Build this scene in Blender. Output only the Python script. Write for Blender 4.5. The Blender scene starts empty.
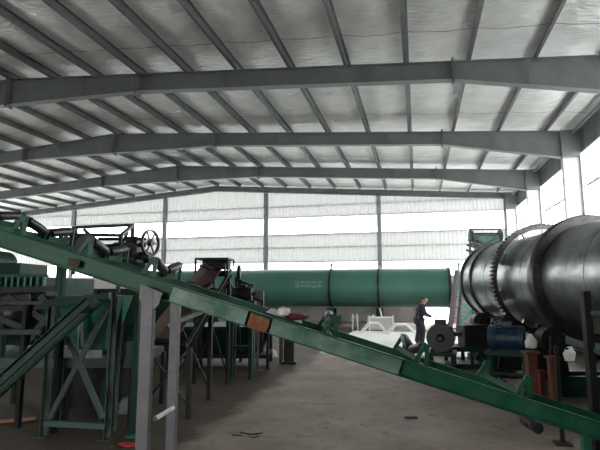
import bpy, bmesh, math, random
from mathutils import Vector, Matrix
random.seed(7)
PI = math.pi
V = Vector
SC = bpy.context.scene
COL = SC.collection

# ------------------------------------------------------------------ camera maths (f in px of a 600 px wide frame)
F_PX = 480.0; YAW = math.radians(13.7); PITCH = math.radians(7.7); H = 2.0
R = V((math.cos(YAW), math.sin(YAW), 0)); FW = V((-math.sin(YAW), math.cos(YAW), 0)); UP = V((0, 0, 1))
def ray(u, v):
    xc = (u-300)/F_PX; yc = (225-v)/F_PX
    fwd = math.cos(PITCH)-math.sin(PITCH)*yc; up = math.sin(PITCH)+math.cos(PITCH)*yc
    return R*xc+FW*fwd+UP*up, fwd
def at(u, v, d):
    r, fw = ray(u, v); return V((0, 0, H))+r*(d/fw)
def atY(u, v, y):
    r, fw = ray(u, v); return V((0, 0, H))+r*(y/r.y)
def floor_at(u, v):
    r, fw = ray(u, v); return V((0, 0, H))+r*(-H/r.z)

# ------------------------------------------------------------------ materials
MATS = {}
def mat(name, col, rough=.6, metal=0., noise=None, nscale=6., bump=0., bscale=40., col2=None, spec=.5):
    if name in MATS: return MATS[name]
    m = bpy.data.materials.new(name); m.use_nodes = True
    nt = m.node_tree; b = nt.nodes['Principled BSDF']
    b.inputs['Base Color'].default_value = (*col, 1); b.inputs['Roughness'].default_value = rough
    b.inputs['Metallic'].default_value = metal; b.inputs['Specular IOR Level'].default_value = spec
    tc = nt.nodes.new('ShaderNodeTexCoord')
    if noise:
        n = nt.nodes.new('ShaderNodeTexNoise'); n.inputs['Scale'].default_value = nscale; n.inputs['Detail'].default_value = 6
        n.inputs['Roughness'].default_value = .65
        nt.links.new(tc.outputs['Object'], n.inputs['Vector'])
        r = nt.nodes.new('ShaderNodeValToRGB'); r.color_ramp.elements[0].position = noise[0]; r.color_ramp.elements[1].position = noise[1]
        r.color_ramp.elements[0].color = (*col, 1); r.color_ramp.elements[1].color = (*(col2 or col), 1)
        nt.links.new(n.outputs['Fac'], r.inputs['Fac']); nt.links.new(r.outputs['Color'], b.inputs['Base Color'])
    if bump:
        n2 = nt.nodes.new('ShaderNodeTexNoise'); n2.inputs['Scale'].default_value = bscale; n2.inputs['Detail'].default_value = 4
        nt.links.new(tc.outputs['Object'], n2.inputs['Vector'])
        bp = nt.nodes.new('ShaderNodeBump'); bp.inputs['Strength'].default_value = bump; bp.inputs['Distance'].default_value = .02
        nt.links.new(n2.outputs['Fac'], bp.inputs['Height']); nt.links.new(bp.outputs['Normal'], b.inputs['Normal'])
    MATS[name] = m; return m

GREY = mat('grey_paint', (.135, .147, .152), .5, 0, (.35, .7), 1.5, col2=(.18, .195, .20))
POSTM = mat('gable_post_paint', (.27, .29, .30), .5)
PUR = mat('purlin_steel', (.10, .11, .113), .5, .2, (.3, .7), 3, col2=(.16, .17, .173))
PALE = mat('column_glare_grey', (.50, .52, .54), .5, 0, (.3, .8), 2, col2=(.6, .62, .63))  # frame grey made paler: glare on the columns is put into the colour
GREEN = mat('green_paint', (.006, .075, .04), .5, 0, (.42, .75), 2.2, .15, 30, spec=.3, col2=(.035, .14, .088))
DGREEN = mat('dark_green_paint', (.004, .026, .015), .5, 0, (.35, .75), 3, .2, 25, col2=(.012, .048, .029), spec=.22)
MINT = mat('worn_mint_paint', (.03, .12, .075), .5, 0, (.35, .7), 4, .1, 30, col2=(.22, .32, .265))
DRUMG = mat('green_drum_paint', (.045, .15, .115), .38, .15, (.3, .75), .5, .06, 8, col2=(.09, .20, .165))
STEEL = mat('dark_drum_steel', (.13, .15, .15), .31, .85, (.35, .68), 1.6, .45, 7, col2=(.36, .38, .38))
BLACK = mat('black_rubber', (.012, .012, .014), .45, 0, bump=.1)
DARK = mat('dark_machine_iron', (.016, .017, .018), .45, .3, (.3, .7), 5, .15, 30, col2=(.035, .033, .032), spec=.22)
IRON = mat('tyre_iron', (.035, .035, .037), .38, .7, (.3, .7), 8, col2=(.08, .078, .075))
RUST = mat('rusted_steel', (.22, .07, .025), .8, 0, (.4, .65), 9, .3, 40, col2=(.27, .16, .09))
BROWN = mat('brown_belt', (.065, .045, .036), .7, 0, (.3, .7), 5, .2, 30, col2=(.12, .085, .068))
GALV = mat('galvanised_tube', (.10, .10, .107), .5, .2, (.3, .7), 8, col2=(.14, .14, .147))
PLATE = mat('primer_plate', (.19, .17, .17), .6, 0, (.3, .7), 6, col2=(.24, .22, .215))
BLUE = mat('blue_motor_paint', (.005, .025, .06), .4, 0, (.3, .7), 5, col2=(.01, .04, .085))
ORANGE = mat('orange_primer', (.14, .042, .016), .7, 0, (.35, .7), 7, .2, 30, col2=(.08, .03, .015))
RED = mat('red_cloth', (.38, .025, .035), .9, 0, bump=.5, bscale=25)
WHITE = mat('white_cloth', (.75, .74, .72), .8, 0, bump=.5, bscale=25)
WPAINT = mat('white_paint', (.72, .73, .74), .4)
WOOD = mat('plank_wood', (.25, .13, .07), .8, 0, (.3, .7), 12, .3, 50, col2=(.36, .2, .12))
MASON = mat('plaster_low_wall', (.30, .27, .265), .9, 0, (.3, .75), 1.2, .3, 12, col2=(.42, .385, .38))
LITFLOOR = mat('lit_floor_pale', (.66, .66, .64), .55, 0, (.3, .75), 1.4, .15, 20, col2=(.8, .8, .78))  # near-white tone stands for floor brightened by daylight
YARD = mat('yard_concrete', (.6, .6, .58), .8)
SACK = mat('grey_sack', (.13, .15, .13), .9, 0, (.3, .7), 5, .5, 18, col2=(.2, .21, .19))
STONE = mat('stone', (.30, .28, .26), .9, 0, (.3, .7), 8, .6, 20, col2=(.42, .4, .37))
SKIN = mat('skin', (.42, .24, .17), .6)
HAIR = mat('hair', (.015, .013, .012), .6)
JACK = mat('dark_jacket', (.035, .03, .055), .9, bump=.3, bscale=20)
TROU = mat('dark_trousers', (.022, .022, .032), .9, bump=.3, bscale=20)
TEXT = mat('pale_lettering', (.30, .42, .36), .6)

def foil_mat():
    m = bpy.data.materials.new('roof_foil'); m.use_nodes = True; nt = m.node_tree; L = nt.links
    b = nt.nodes['Principled BSDF']; b.inputs['Metallic'].default_value = .35; b.inputs['Roughness'].default_value = .36
    tc = nt.nodes.new('ShaderNodeTexCoord')
    n = nt.nodes.new('ShaderNodeTexNoise'); n.inputs['Scale'].default_value = 2.; n.inputs['Detail'].default_value = 7
    L.new(tc.outputs['Object'], n.inputs['Vector'])
    r = nt.nodes.new('ShaderNodeValToRGB'); r.color_ramp.elements[0].color = (.80, .81, .80, 1); r.color_ramp.elements[1].color = (.93, .93, .92, 1)
    r.color_ramp.elements[0].position = .3; r.color_ramp.elements[1].position = .7
    L.new(n.outputs['Fac'], r.inputs['Fac'])
    # seam lines across the hall
    sp = nt.nodes.new('ShaderNodeSeparateXYZ'); L.new(tc.outputs['Object'], sp.inputs[0])
    mo = nt.nodes.new('ShaderNodeMath'); mo.operation = 'MODULO'; mo.inputs[1].default_value = 2.9; L.new(sp.outputs['Y'], mo.inputs[0])
    lt = nt.nodes.new('ShaderNodeMath'); lt.operation = 'LESS_THAN'; lt.inputs[1].default_value = .03; L.new(mo.outputs[0], lt.inputs[0])
    mx = nt.nodes.new('ShaderNodeMixRGB'); L.new(lt.outputs[0], mx.inputs[0]); L.new(r.outputs['Color'], mx.inputs[1]); mx.inputs[2].default_value = (.22, .23, .22, 1)
    L.new(mx.outputs[0], b.inputs['Base Color'])
    mp = nt.nodes.new('ShaderNodeMapping'); mp.inputs['Scale'].default_value = (1.3, 5., 1); L.new(tc.outputs['Object'], mp.inputs[0])
    n2 = nt.nodes.new('ShaderNodeTexNoise'); n2.inputs['Scale'].default_value = 2.2; n2.inputs['Detail'].default_value = 5; n2.inputs['Distortion'].default_value = .6
    L.new(mp.outputs[0], n2.inputs['Vector'])
    bp = nt.nodes.new('ShaderNodeBump'); bp.inputs['Strength'].default_value = 1.0; bp.inputs['Distance'].default_value = .11
    L.new(n2.outputs['Fac'], bp.inputs['Height']); L.new(bp.outputs['Normal'], b.inputs['Normal'])
    return m
FOIL = foil_mat()

def sheet_mat(name, trans, diff, mix):
    m = bpy.data.materials.new(name); m.use_nodes = True; nt = m.node_tree; L = nt.links
    nt.nodes.remove(nt.nodes['Principled BSDF']); out = nt.nodes['Material Output']
    a = nt.nodes.new('ShaderNodeBsdfTranslucent'); a.inputs[0].default_value = (*trans, 1)
    d = nt.nodes.new('ShaderNodeBsdfDiffuse'); d.inputs[0].default_value = (*diff, 1)
    x = nt.nodes.new('ShaderNodeMixShader'); x.inputs[0].default_value = mix
    L.new(d.outputs[0], x.inputs[1]); L.new(a.outputs[0], x.inputs[2]); L.new(x.outputs[0], out.inputs[0])
    return m
SHEET = sheet_mat('translucent_sheet', (.50, .515, .51), (.40, .41, .41), .15)
def glass_mat():
    m = bpy.data.materials.new('window_glass'); m.use_nodes = True; nt = m.node_tree; L = nt.links
    nt.nodes.remove(nt.nodes['Principled BSDF']); out = nt.nodes['Material Output']
    a = nt.nodes.new('ShaderNodeBsdfTransparent'); a.inputs[0].default_value = (.93, .95, .95, 1)
    d = nt.nodes.new('ShaderNodeBsdfGlossy'); d.inputs['Roughness'].default_value = .1
    x = nt.nodes.new('ShaderNodeMixShader'); x.inputs[0].default_value = .06
    L.new(a.outputs[0], x.inputs[1]); L.new(d.outputs[0], x.inputs[2]); L.new(x.outputs[0], out.inputs[0])
    return m
GLASS = glass_mat()

def floor_mat():
    m = bpy.data.materials.new('workshop_floor'); m.use_nodes = True; nt = m.node_tree; L = nt.links
    b = nt.nodes['Principled BSDF']
    tc = nt.nodes.new('ShaderNodeTexCoord'); sp = nt.nodes.new('ShaderNodeSeparateXYZ'); L.new(tc.outputs['Object'], sp.inputs[0])
    def ramp(src, p0, c0, p1, c1):
        r = nt.nodes.new('ShaderNodeValToRGB'); e = r.color_ramp.elements
        e[0].position = p0; e[1].position = p1; e[0].color = (*c0, 1); e[1].color = (*c1, 1); L.new(src, r.inputs['Fac']); return r.outputs['Color']
    def noise(s, d=7, ro=.65):
        n = nt.nodes.new('ShaderNodeTexNoise'); n.inputs['Scale'].default_value = s; n.inputs['Detail'].default_value = d
        n.inputs['Roughness'].default_value = ro; L.new(tc.outputs['Object'], n.inputs['Vector']); return n.outputs['Fac']
    conc = ramp(noise(1.3), .3, (.17, .133, .115), .7, (.37, .295, .25))
    earth_brown = ramp(noise(.9), .3, (.03, .022, .014), .7, (.08, .058, .037))
    # ragged edge between trodden earth and concrete lane at x = -3
    n = noise(1.2, 5); a = nt.nodes.new('ShaderNodeMath'); a.operation = 'MULTIPLY_ADD'; a.inputs[1].default_value = .9; L.new(n, a.inputs[0]); L.new(sp.outputs['X'], a.inputs[2])
    g = nt.nodes.new('ShaderNodeMapRange'); g.inputs[1].default_value = -2.75; g.inputs[2].default_value = -2.4; L.new(a.outputs[0], g.inputs[0])
    g2 = nt.nodes.new('ShaderNodeMapRange'); g2.inputs[1].default_value = 2.5; g2.inputs[2].default_value = 3.1; g2.inputs[3].default_value = 1; g2.inputs[4].default_value = 0; L.new(a.outputs[0], g2.inputs[0])  # same earth brown again towards the right, below the steel drum
    gm = nt.nodes.new('ShaderNodeMath'); gm.operation = 'MULTIPLY'; L.new(g.outputs[0], gm.inputs[0]); L.new(g2.outputs[0], gm.inputs[1])
    mx = nt.nodes.new('ShaderNodeMixRGB'); L.new(gm.outputs[0], mx.inputs[0]); L.new(earth_brown, mx.inputs[1]); L.new(conc, mx.inputs[2])
    # blotches of mossy green and dark oil stains
    st = ramp(noise(2.6, 8), .52, (0, 0, 0), .66, (1, 1, 1)); mx2 = nt.nodes.new('ShaderNodeMixRGB')
    mul = nt.nodes.new('ShaderNodeMath'); mul.operation = 'MULTIPLY'; mul.inputs[1].default_value = .6; L.new(st, mul.inputs[0])
    L.new(mul.outputs[0], mx2.inputs[0]); L.new(mx.outputs[0], mx2.inputs[1]); mx2.inputs[2].default_value = (.05, .048, .035, 1)
    L.new(mx2.outputs[0], b.inputs['Base Color'])
    rr = nt.nodes.new('ShaderNodeMapRange'); rr.inputs[3].default_value = .5; rr.inputs[4].default_value = .85; L.new(noise(.7), rr.inputs[0]); L.new(rr.outputs[0], b.inputs['Roughness'])
    bp = nt.nodes.new('ShaderNodeBump'); bp.inputs['Strength'].default_value = .5; bp.inputs['Distance'].default_value = .03
    L.new(noise(9, 8), bp.inputs['Height']); L.new(bp.outputs['Normal'], b.inputs['Normal'])
    return m
FLOOR = floor_mat()

# ------------------------------------------------------------------ mesh builder
class MB:
    def __init__(s): s.v = []; s.f = []
    def add(s, vs, fs):
        o = len(s.v); s.v += [V(p) for p in vs]; s.f += [tuple(i+o for i in f) for f in fs]; return s
    def box(s, c, size, ax=None):
        c = V(c); X, Y, Z = ax if ax else (V((1, 0, 0)), V((0, 1, 0)), UP)
        a, b, d = X*size[0]/2, Y*size[1]/2, Z*size[2]/2
        vs = [c+a*i+b*j+d*k for k in (-1, 1) for j in (-1, 1) for i in (-1, 1)]
        return s.add(vs, [(0, 2, 3, 1), (4, 5, 7, 6), (0, 1, 5, 4), (2, 6, 7, 3), (0, 4, 6, 2), (1, 3, 7, 5)])
    def bar(s, p, q, w, h=None, up=UP):
        p, q = V(p), V(q); h = h or w; d = (q-p); L = d.length; d = d/L
        x = d.cross(up)
        if x.length < 1e-3: x = d.cross(V((0, 1, 0)))
        x.normalize(); z = x.cross(d).normalized()
        return s.box((p+q)/2, (L, w, h), (d, x, z))
    def angle(s, p, q, w, t, n1, n2):      # L section with legs along n1, n2
        p, q = V(p), V(q); d = (q-p).normalized(); L = (q-p).length; m = (p+q)/2
        n1 = (V(n1)-d*d.dot(V(n1))).normalized(); n2 = (V(n2)-d*d.dot(V(n2))-n1*n1.dot(V(n2))).normalized()
        s.box(m+n1*w/2+n2*t/2, (L, w, t), (d, n1, n2)); s.box(m+n2*(w/2+t/2)+n1*t/2, (L, t, w-t), (d, n1, n2)); return s
    def channel(s, p, q, h, w, t, up, open_dir):   # C section: web with flanges pointing to open_dir
        p, q = V(p), V(q); d = (q-p).normalized(); L = (q-p).length; m = (p+q)/2
        up = (V(up)-d*d.dot(V(up))).normalized(); o = (V(open_dir)-d*d.dot(V(open_dir))-up*up.dot(V(open_dir))).normalized()
        s.box(m+o*t/2, (L, t, h), (d, o, up))
        for k in (-1, 1): s.box(m+o*(w/2+t/2)+up*k*(h/2-t/2), (L, w-t, t), (d, o, up))
        return s
    def lathe(s, o, d, prof, seg=24, closed=True):
        o, d = V(o), V(d).normalized(); x = d.cross(UP)
        if x.length < 1e-3: x = V((1, 0, 0))
        x.normalize(); y = d.cross(x)
        vs = []; fs = []
        for (t, r) in prof:
            for k in range(seg):
                a = 2*PI*k/seg; vs.append(o+d*t+(x*math.cos(a)+y*math.sin(a))*r)
        for i in range(len(prof)-1):
            for k in range(seg):
                k2 = (k+1) % seg; fs.append((i*seg+k, i*seg+k2, (i+1)*seg+k2, (i+1)*seg+k))
        if closed:
            fs.append(tuple(range(seg-1, -1, -1))); fs.append(tuple((len(prof)-1)*seg+k for k in range(seg)))
        return s.add(vs, fs)
    def ring(s, o, d, prof, seg=64):       # closed profile loop revolved
        o, d = V(o), V(d).normalized(); x = d.cross(UP).normalized(); y = d.cross(x); n = len(prof); vs = []; fs = []
        for k in range(seg):
            a = 2*PI*k/seg; e = x*math.cos(a)+y*math.sin(a)
            for (t, r) in prof: vs.append(o+d*t+e*r)
        for k in range(seg):
            k2 = (k+1) % seg
            for i in range(n):
                j = (i+1) % n; fs.append((k*n+i, k*n+j, k2*n+j, k2*n+i))
        return s.add(vs, fs)
    def tube(s, p, q, r, seg=10):
        p, q = V(p), V(q); L = (q-p).length; return s.lathe(p, q-p, [(0, r), (L, r)], seg)
    def prism(s, poly, ext):
        n = len(poly); e = V(ext); vs = [V(p) for p in poly]+[V(p)+e for p in poly]
        fs = [tuple(range(n-1, -1, -1)), tuple(range(n, 2*n))]+[(i, (i+1) % n, (i+1) % n+n, i+n) for i in range(n)]
        return s.add(vs, fs)
    def loft(s, a, b):                     # two equal rings of points, capped
        n = len(a); vs = [V(p) for p in a]+[V(p) for p in b]
        return s.add(vs, [tuple(range(n-1, -1, -1)), tuple(range(n, 2*n))]+[(i, (i+1) % n, (i+1) % n+n, i+n) for i in range(n)])

OFF = {}
def tag(o, label=None, cat=None, group=None, kind=None):
    if label: o['label'] = label
    if cat: o['category'] = cat
    if group: o['group'] = group
    if kind: o['kind'] = kind
    return o
def thing(name, label, cat, loc, group=None, kind=None):
    o = bpy.data.objects.new(name, None); COL.objects.link(o); o.location = V(loc); o.empty_display_size = .2
    OFF[o] = V(loc); return tag(o, label, cat, group, kind)
def build(name, mb, m, parent=None, smooth=False, loc=None, bevel=0, label=None):
    """one mesh object; vertices are given in world coordinates, origin at parent's base (or loc)"""
    off = OFF[parent] if parent is not None else (V(loc) if loc is not None else V((0, 0, 0)))
    me = bpy.data.meshes.new(name); me.from_pydata([tuple(p-off) for p in mb.v], [], mb.f)
    bm = bmesh.new(); bm.from_mesh(me); bmesh.ops.recalc_face_normals(bm, faces=bm.faces); bm.to_mesh(me); bm.free()
    me.materials.append(m)
    if smooth:
        for p in me.polygons: p.use_smooth = True
        try: me.set_sharp_from_angle(angle=math.radians(38))
        except Exception: pass
    o = bpy.data.objects.new(name, me); COL.objects.link(o); OFF[o] = off
    if parent is not None: o.parent = parent
    else: o.location = off
    if bevel:
        b = o.modifiers.new('bevel', 'BEVEL'); b.width = bevel; b.segments = 2; b.limit_method = 'ANGLE'
    if label: o['label'] = label
    return o
def single(name, mb, m, label, cat, loc, group=None, smooth=False, bevel=0):
    return tag(build(name, mb, m, None, smooth, loc, bevel), label, cat, group)
def children(o): return [c for c in bpy.data.objects if c.parent == o]
def copy_tree(o, parent=None):
    c = o.copy(); COL.objects.link(c)
    if parent is not None: c.parent = parent
    OFF[c] = OFF.get(o, V((0, 0, 0)))
    for ch in children(o): copy_tree(ch, c)
    return c

# ================================================================== BUILDING
XR = 5.95; XC = -13.5; XL = 2*XC-XR; YB = 31.0; YF = -7.0
def zr(x):                                   # top of the rafters
    return 9.2-abs(x-XC)*.073
def rdepth(x):
    d = abs(x-XC)                            # 0 at ridge .. 18.8 at the column
    if d < 5.0: return .9-(.9-.56)*d/5.0
    if d < 14.6: return .56-(.06)*(d-5)/9.6
    return .50+(.98-.50)*(d-14.6)/4.1
YS = [-5., 1., 7., 13., 19., 25., 30.7]

# floor, ceiling
mb = MB(); mb.box(((XL+XR)/2, (YB+YF)/2, -.1), (XR-XL+.6, YB-YF+.6, .2)); tag(build('floor', mb, FLOOR), kind='structure')
mb = MB(); mb.box((-12, 30, -.22), (160, 160, .1)); tag(build('yard_ground', mb, YARD), kind='structure')

def ceiling():
    mb = MB(); nx, ny = 202, 190; vs = []
    pxs = -.2
    for j in range(ny+1):
        y = YF-.2+(YB-YF+.4)*j/ny
        t = ((y-1.0) % 6.0)/6.0              # 0 at a frame
        sy = math.sin(PI*t)**.7 if 0 < t < 1 else 0
        for i in range(nx+1):
            x = XL-.2+(XR-XL+.4)*i/nx
            q = ((x-3.2) % 1.66)/1.66; sx = abs(math.sin(PI*q))
            z = zr(x)+.215-.07*sx*(.25+.75*sy)+.012*math.sin(y*7.1+x*2.3)*sx+.008*math.sin(x*9+y*3)
            vs.append((x, y, z))
    fs = [(j*(nx+1)+i, j*(nx+1)+i+1, (j+1)*(nx+1)+i+1, (j+1)*(nx+1)+i) for j in range(ny) for i in range(nx)]
    mb.add(vs, fs)
    o = build('ceiling', mb, FOIL, smooth=True); tag(o, kind='structure')
    m2 = MB()                                # outer roof skin
    for a, b in ((XL-.5, XC), (XC, XR+.5)):
        m2.add([(a, YF-.5, zr(a)+.40), (b, YF-.5, zr(b)+.40), (b, YB+.5, zr(b)+.40), (a, YB+.5, zr(a)+.40),
                (a, YF-.5, zr(a)+.46), (b, YF-.5, zr(b)+.46), (b, YB+.5, zr(b)+.46), (a, YB+.5, zr(a)+.46)],
               [(0, 1, 2, 3), (4, 5, 6, 7), (0, 1, 5, 4), (1, 2, 6, 5), (2, 3, 7, 6), (3, 0, 4, 7)])
    build('roof_sheeting', m2, GREY, o)
ceiling()

# corrugated sheet running along a horizontal direction
def corrugated(mb, p, d, L, z0, z1f, nrm, pitch=.25, h=.03):
    p = V(p); d = V(d); nrm = V(nrm); n = int(L/pitch); pts = []
    for k in range(n):
        for t, hh in ((0, 0), (.55, 0), (.68, h), (.87, h)): pts.append((k*pitch+t*pitch, hh))
    pts.append((L, 0)); vs = []
    for (s_, hh) in pts:
        q = p+d*s_+nrm*hh; vs.append((q.x, q.y, z0)); vs.append((q.x, q.y, z1f(q)))
    fs = [(2*i, 2*i+2, 2*i+3, 2*i+1) for i in range(len(pts)-1)]
    mb.add(vs, fs)

# ---- back wall
POSTX = [-32.2, -25.1, -17.5, -9.9, -2.3, 5.35]
DX0, DX1 = -.12, 2.02
wb = thing('wall_back', None, None, (XC, YB, 0), kind='structure')
mb = MB(); corrugated(mb, (XL, YB, 0), (1, 0, 0), XR-XL, 6.86, lambda q: zr(q.x)+.3, (0, -1, 0)); build('corrugated_sheet', mb, SHEET, wb)
mb = MB(); corrugated(mb, (XL, YB, 0), (1, 0, 0), XR-XL, 3.86, lambda q: 5.65, (0, -1, 0)); build('corrugated_sheet', mb, SHEET, wb)
mb = MB(); zt = 2.9
mb.box(((XL+DX0)/2, YB+.1, zt/2), (DX0-XL, .24, zt)); mb.box(((DX1+XR)/2, YB+.1, zt/2), (XR-DX1, .24, zt)); mb.box(((DX0+DX1)/2, YB+.1, 2.65), (DX1-DX0, .24, .5))
build('low_wall', mb, MASON, wb)
mb = MB()
for z in (3.86, 4.8, 5.65, 6.86, 7.6): mb.box(((XL+XR)/2, YB+.05, z), (XR-XL, .06, .07))
build('girt', mb, PALE, wb)
wn = [0]
def window(x0, x1, z0, z1, along='x', pos=YB, nm=6):
    wn[0] += 1
    c = V(((x0+x1)/2, pos, z0)) if along == 'x' else V((pos, (x0+x1)/2, z0))
    w = thing('window_%d' % wn[0], None, None, c, kind='structure')
    fr, pn = MB(), MB(); L = x1-x0
    def P(s_, z): return V((s_, pos, z)) if along == 'x' else V((pos, s_, z))
    for z in (z0, z1): fr.bar(P(x0, z), P(x1, z), .05, .05)
    for k in range(nm+1):
        s_ = x0+L*k/nm; fr.bar(P(s_, z0), P(s_, z1), .03 if 0 < k < nm else .05)
    pn.bar(P(x0, (z0+z1)/2), P(x1, (z0+z1)/2), .006, z1-z0)
    build('window_frame', fr, WPAINT, w); build('pane', pn, GLASS, w)
for i in range(5):
    a, b = POSTX[i]+.12, POSTX[i+1]-.12
    window(a, b, 5.70, 6.82, pos=YB+.05); window(a, b, 2.95, 3.82, pos=YB+.05)
dr = thing('door_1', None, None, ((DX0+DX1)/2, YB, 0), kind='structure')
mb = MB()
for x in (DX0, DX1): mb.bar((x, YB-.04, 0), (x, YB-.04, 2.4), .08, .08)
mb.bar((DX0, YB-.04, 2.4), (DX1, YB-.04, 2.4), .08, .08); build('door_frame', mb, GALV, dr)
for i, x in enumerate(POSTX[:0]+POSTX):
    mb = MB(); y = YB-.17; zt = zr(x)-.37
    mb.box((x, y-.10, zt/2), (.26, .012, zt)); mb.box((x, y+.10, zt/2), (.26, .012, zt)); mb.box((x, y, zt/2), (.012, .2, zt))
    single('gable_post', mb, POSTM, 'grey gable post on the back wall, %s' % (
        ['at the far left corner', 'leftmost one clear of the corner', 'second from the left behind the handwheel', 'just right of the sloping brown belt',
         'behind right half of the green drum', 'pale one in the right back corner'][i]), 'post', (x, y, 0), 'gable posts on the back wall')

# ---- side walls and front wall
def side_wall(name, x, nrm, lh=1.1):
    w = thing(name, None, None, (x, (YF+YB)/2, 0), kind='structure')
    mb = MB(); mb.box((x-nrm*.1, (YF+YB)/2, lh/2), (.24, YB-YF, lh)); build('low_wall', mb, MASON, w)
    mb = MB(); corrugated(mb, (x, YF, 0), (0, 1, 0), YB-YF, 7.0, lambda q: zr(q.x)+.3, (nrm, 0, 0)); build('corrugated_sheet', mb, GREY, w)
    mb = MB()
    for z in (5.75, 3.4): mb.box((x-nrm*.06, (YF+YB)/2, z), (.05, YB-YF, .09))
    build('girt', mb, GREY, w)
    return w
side_wall('wall_right', XR+.05, -1, 2.6); side_wall('wall_left', XL-.05, 1)
mb = MB()                                   # right-hand wall: blank cladding near the camera (behind the view)
for i in range(len(YS)-1):
    if YS[i] < 6: continue
    window(YS[i]+.15, YS[i+1]-.15, 2.65, 6.98, 'y', XR+.02, 4)
for i in range(len(YS)-1):
    window(YS[i]+.15, YS[i+1]-.15, 1.3, 6.98, 'y', XL-.02, 4)
mb.box((XR+.08, (YF+7)/2, 4.0), (.05, 7-YF, 6.2)); build('wall_cladding', mb, GREY, bpy.data.objects['wall_right'])
mb = MB(); mb.box((XL-.08, (YF+YB)/2, 1.15), (.05, YB-YF, .3)); build('wall_cladding', mb, GREY, bpy.data.objects['wall_left'])
w = thing('wall_front', None, None, (XC, YF, 0), kind='structure')
mb = MB(); mb.add([(XL, YF, 6.9), (XR, YF, 6.9), (XR, YF, zr(XR)+.3), (XC, YF, zr(XC)+.3), (XL, YF, zr(XL)+.3)], [(0, 1, 2, 3, 4)])
GX0, GX1 = -6.5, -2.3
mb.add([(XL, YF, 0), (GX0, YF, 0), (GX0, YF, 5.2), (XL, YF, 5.2)], [(0, 1, 2, 3)]); mb.add([(GX1, YF, 0), (XR, YF, 0), (XR, YF, 5.2), (GX1, YF, 5.2)], [(0, 1, 2, 3)])
build('wall_cladding', mb, GREY, w)
dr = thing('door_2', None, None, ((GX0+GX1)/2, YF, 0), kind='structure')
mb = MB()
for x in (GX0, GX1): mb.bar((x, YF+.1, 0), (x, YF+.1, 5.2), .16)
mb.bar((GX0, YF+.1, 5.2), (GX1, YF+.1, 5.2), .16); build('door_frame', mb, GREY, dr)
mb = MB(); mb.box((XC, YF, 6.05), (XR-XL, .04, 1.75)); build('wall_cladding', mb, GREY, w)
# ---- portal frames
names = {13.: 'nearest grey steel roof frame spanning the hall overhead', 19.: 'second grey steel roof frame, with the pale column beside the big tyre ring',
         25.: 'third grey steel roof frame, the last standing free of the back wall', 30.7: 'rearmost roof frame tight against the back wall',
         7.: 'roof frame just above the top edge of the view', 1.: 'roof frame directly over the viewpoint', -5.: 'roof frame behind the viewpoint'}
def frame(y):
    t = thing('portal_frame', names[y], 'roof frame', (XC, y, 0), 'steel portal frames across the hall')
    fw = .26; xs = [XL+.6]+[XC+d for d in (-14.6, -5.0, 0, 5.0, 14.6)]+[XR-.6]
    gable = y > 30
    for a, b in zip(xs[:-1], xs[1:]):
        mb = MB(); da, db = (rdepth(a), rdepth(b)) if not gable else (.34, .34)
        mb.prism([(a, y-.006, zr(a)-da), (b, y-.006, zr(b)-db), (b, y-.006, zr(b)), (a, y-.006, zr(a))], (0, .012, 0))
        for fa, fb in ((zr(a), zr(b)), (zr(a)-da, zr(b)-db)):
            mb.prism([(a, y-fw/2, fa-.016), (b, y-fw/2, fb-.016), (b, y-fw/2, fb), (a, y-fw/2, fa)], (0, fw, 0))
        build('rafter', mb, GREY, t)
    if not gable:
        for x in xs[1:-1]:
            mb = MB(); d = rdepth(x)
            for k in (-.02, .02): mb.box((x+k, y, zr(x)-d/2), (.022, fw+.03, d+.18))
            for zz in (.2, .5, .8):
                for s_ in (-1, 1): mb.tube((x-.05, y+s_*.08, zr(x)-d*zz), (x+.05, y+s_*.08, zr(x)-d*zz), .016, 6)
            build('splice_plate', mb, GREY, t)
        for n_, x in enumerate((XC-10.4, XC-3.2, XC+3.1, XC+8., XC+12.5, XC+16.5)):   # stays from purlin to lower flange
            mb = MB(); d = rdepth(x); mb.bar((x, y-.30, zr(x)-.12), (x, y-.1, zr(x)-d+.03), .03); build('flange_stay', mb, GREY, t)
    for sgn, x in ((1, XR), (-1, XL)):
        mb = MB(); xo, xi = x-sgn*.06, x-sgn*.64; zt = zr(xi)
        mb.box(((xo+xi)/2, y, zt/2), (.56, .012, zt))
        mb.box((xo, y, zt/2), (.014, fw, zt)); mb.box((xi, y, zt/2), (.014, fw, zt))
        build('column', mb, PALE, t)
        mb = MB(); zb = zr(xi)-rdepth(xi)
        mb.box(((xo+xi)/2, y-.0, zt-.5), (.60, fw+.004, 1.0)); mb.box((xi-sgn*.02, y, zt-.5), (.03, fw+.06, 1.06)); build('haunch_panel', mb, GREY, t)
for y in YS: frame(y)

# ---- eave struts
for sgn, x in ((1, XR-.3), (-1, XL+.3)):
    mb = MB(); mb.bar((x, YF, zr(x)-.12), (x, YB-.1, zr(x)-.12), .09, .09)
    single('eave_strut', mb, GREY, 'long grey tube along the top of the %s-hand side wall' % ('right' if sgn > 0 else 'left'), 'strut', (x, 12, zr(x)-.12))

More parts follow.
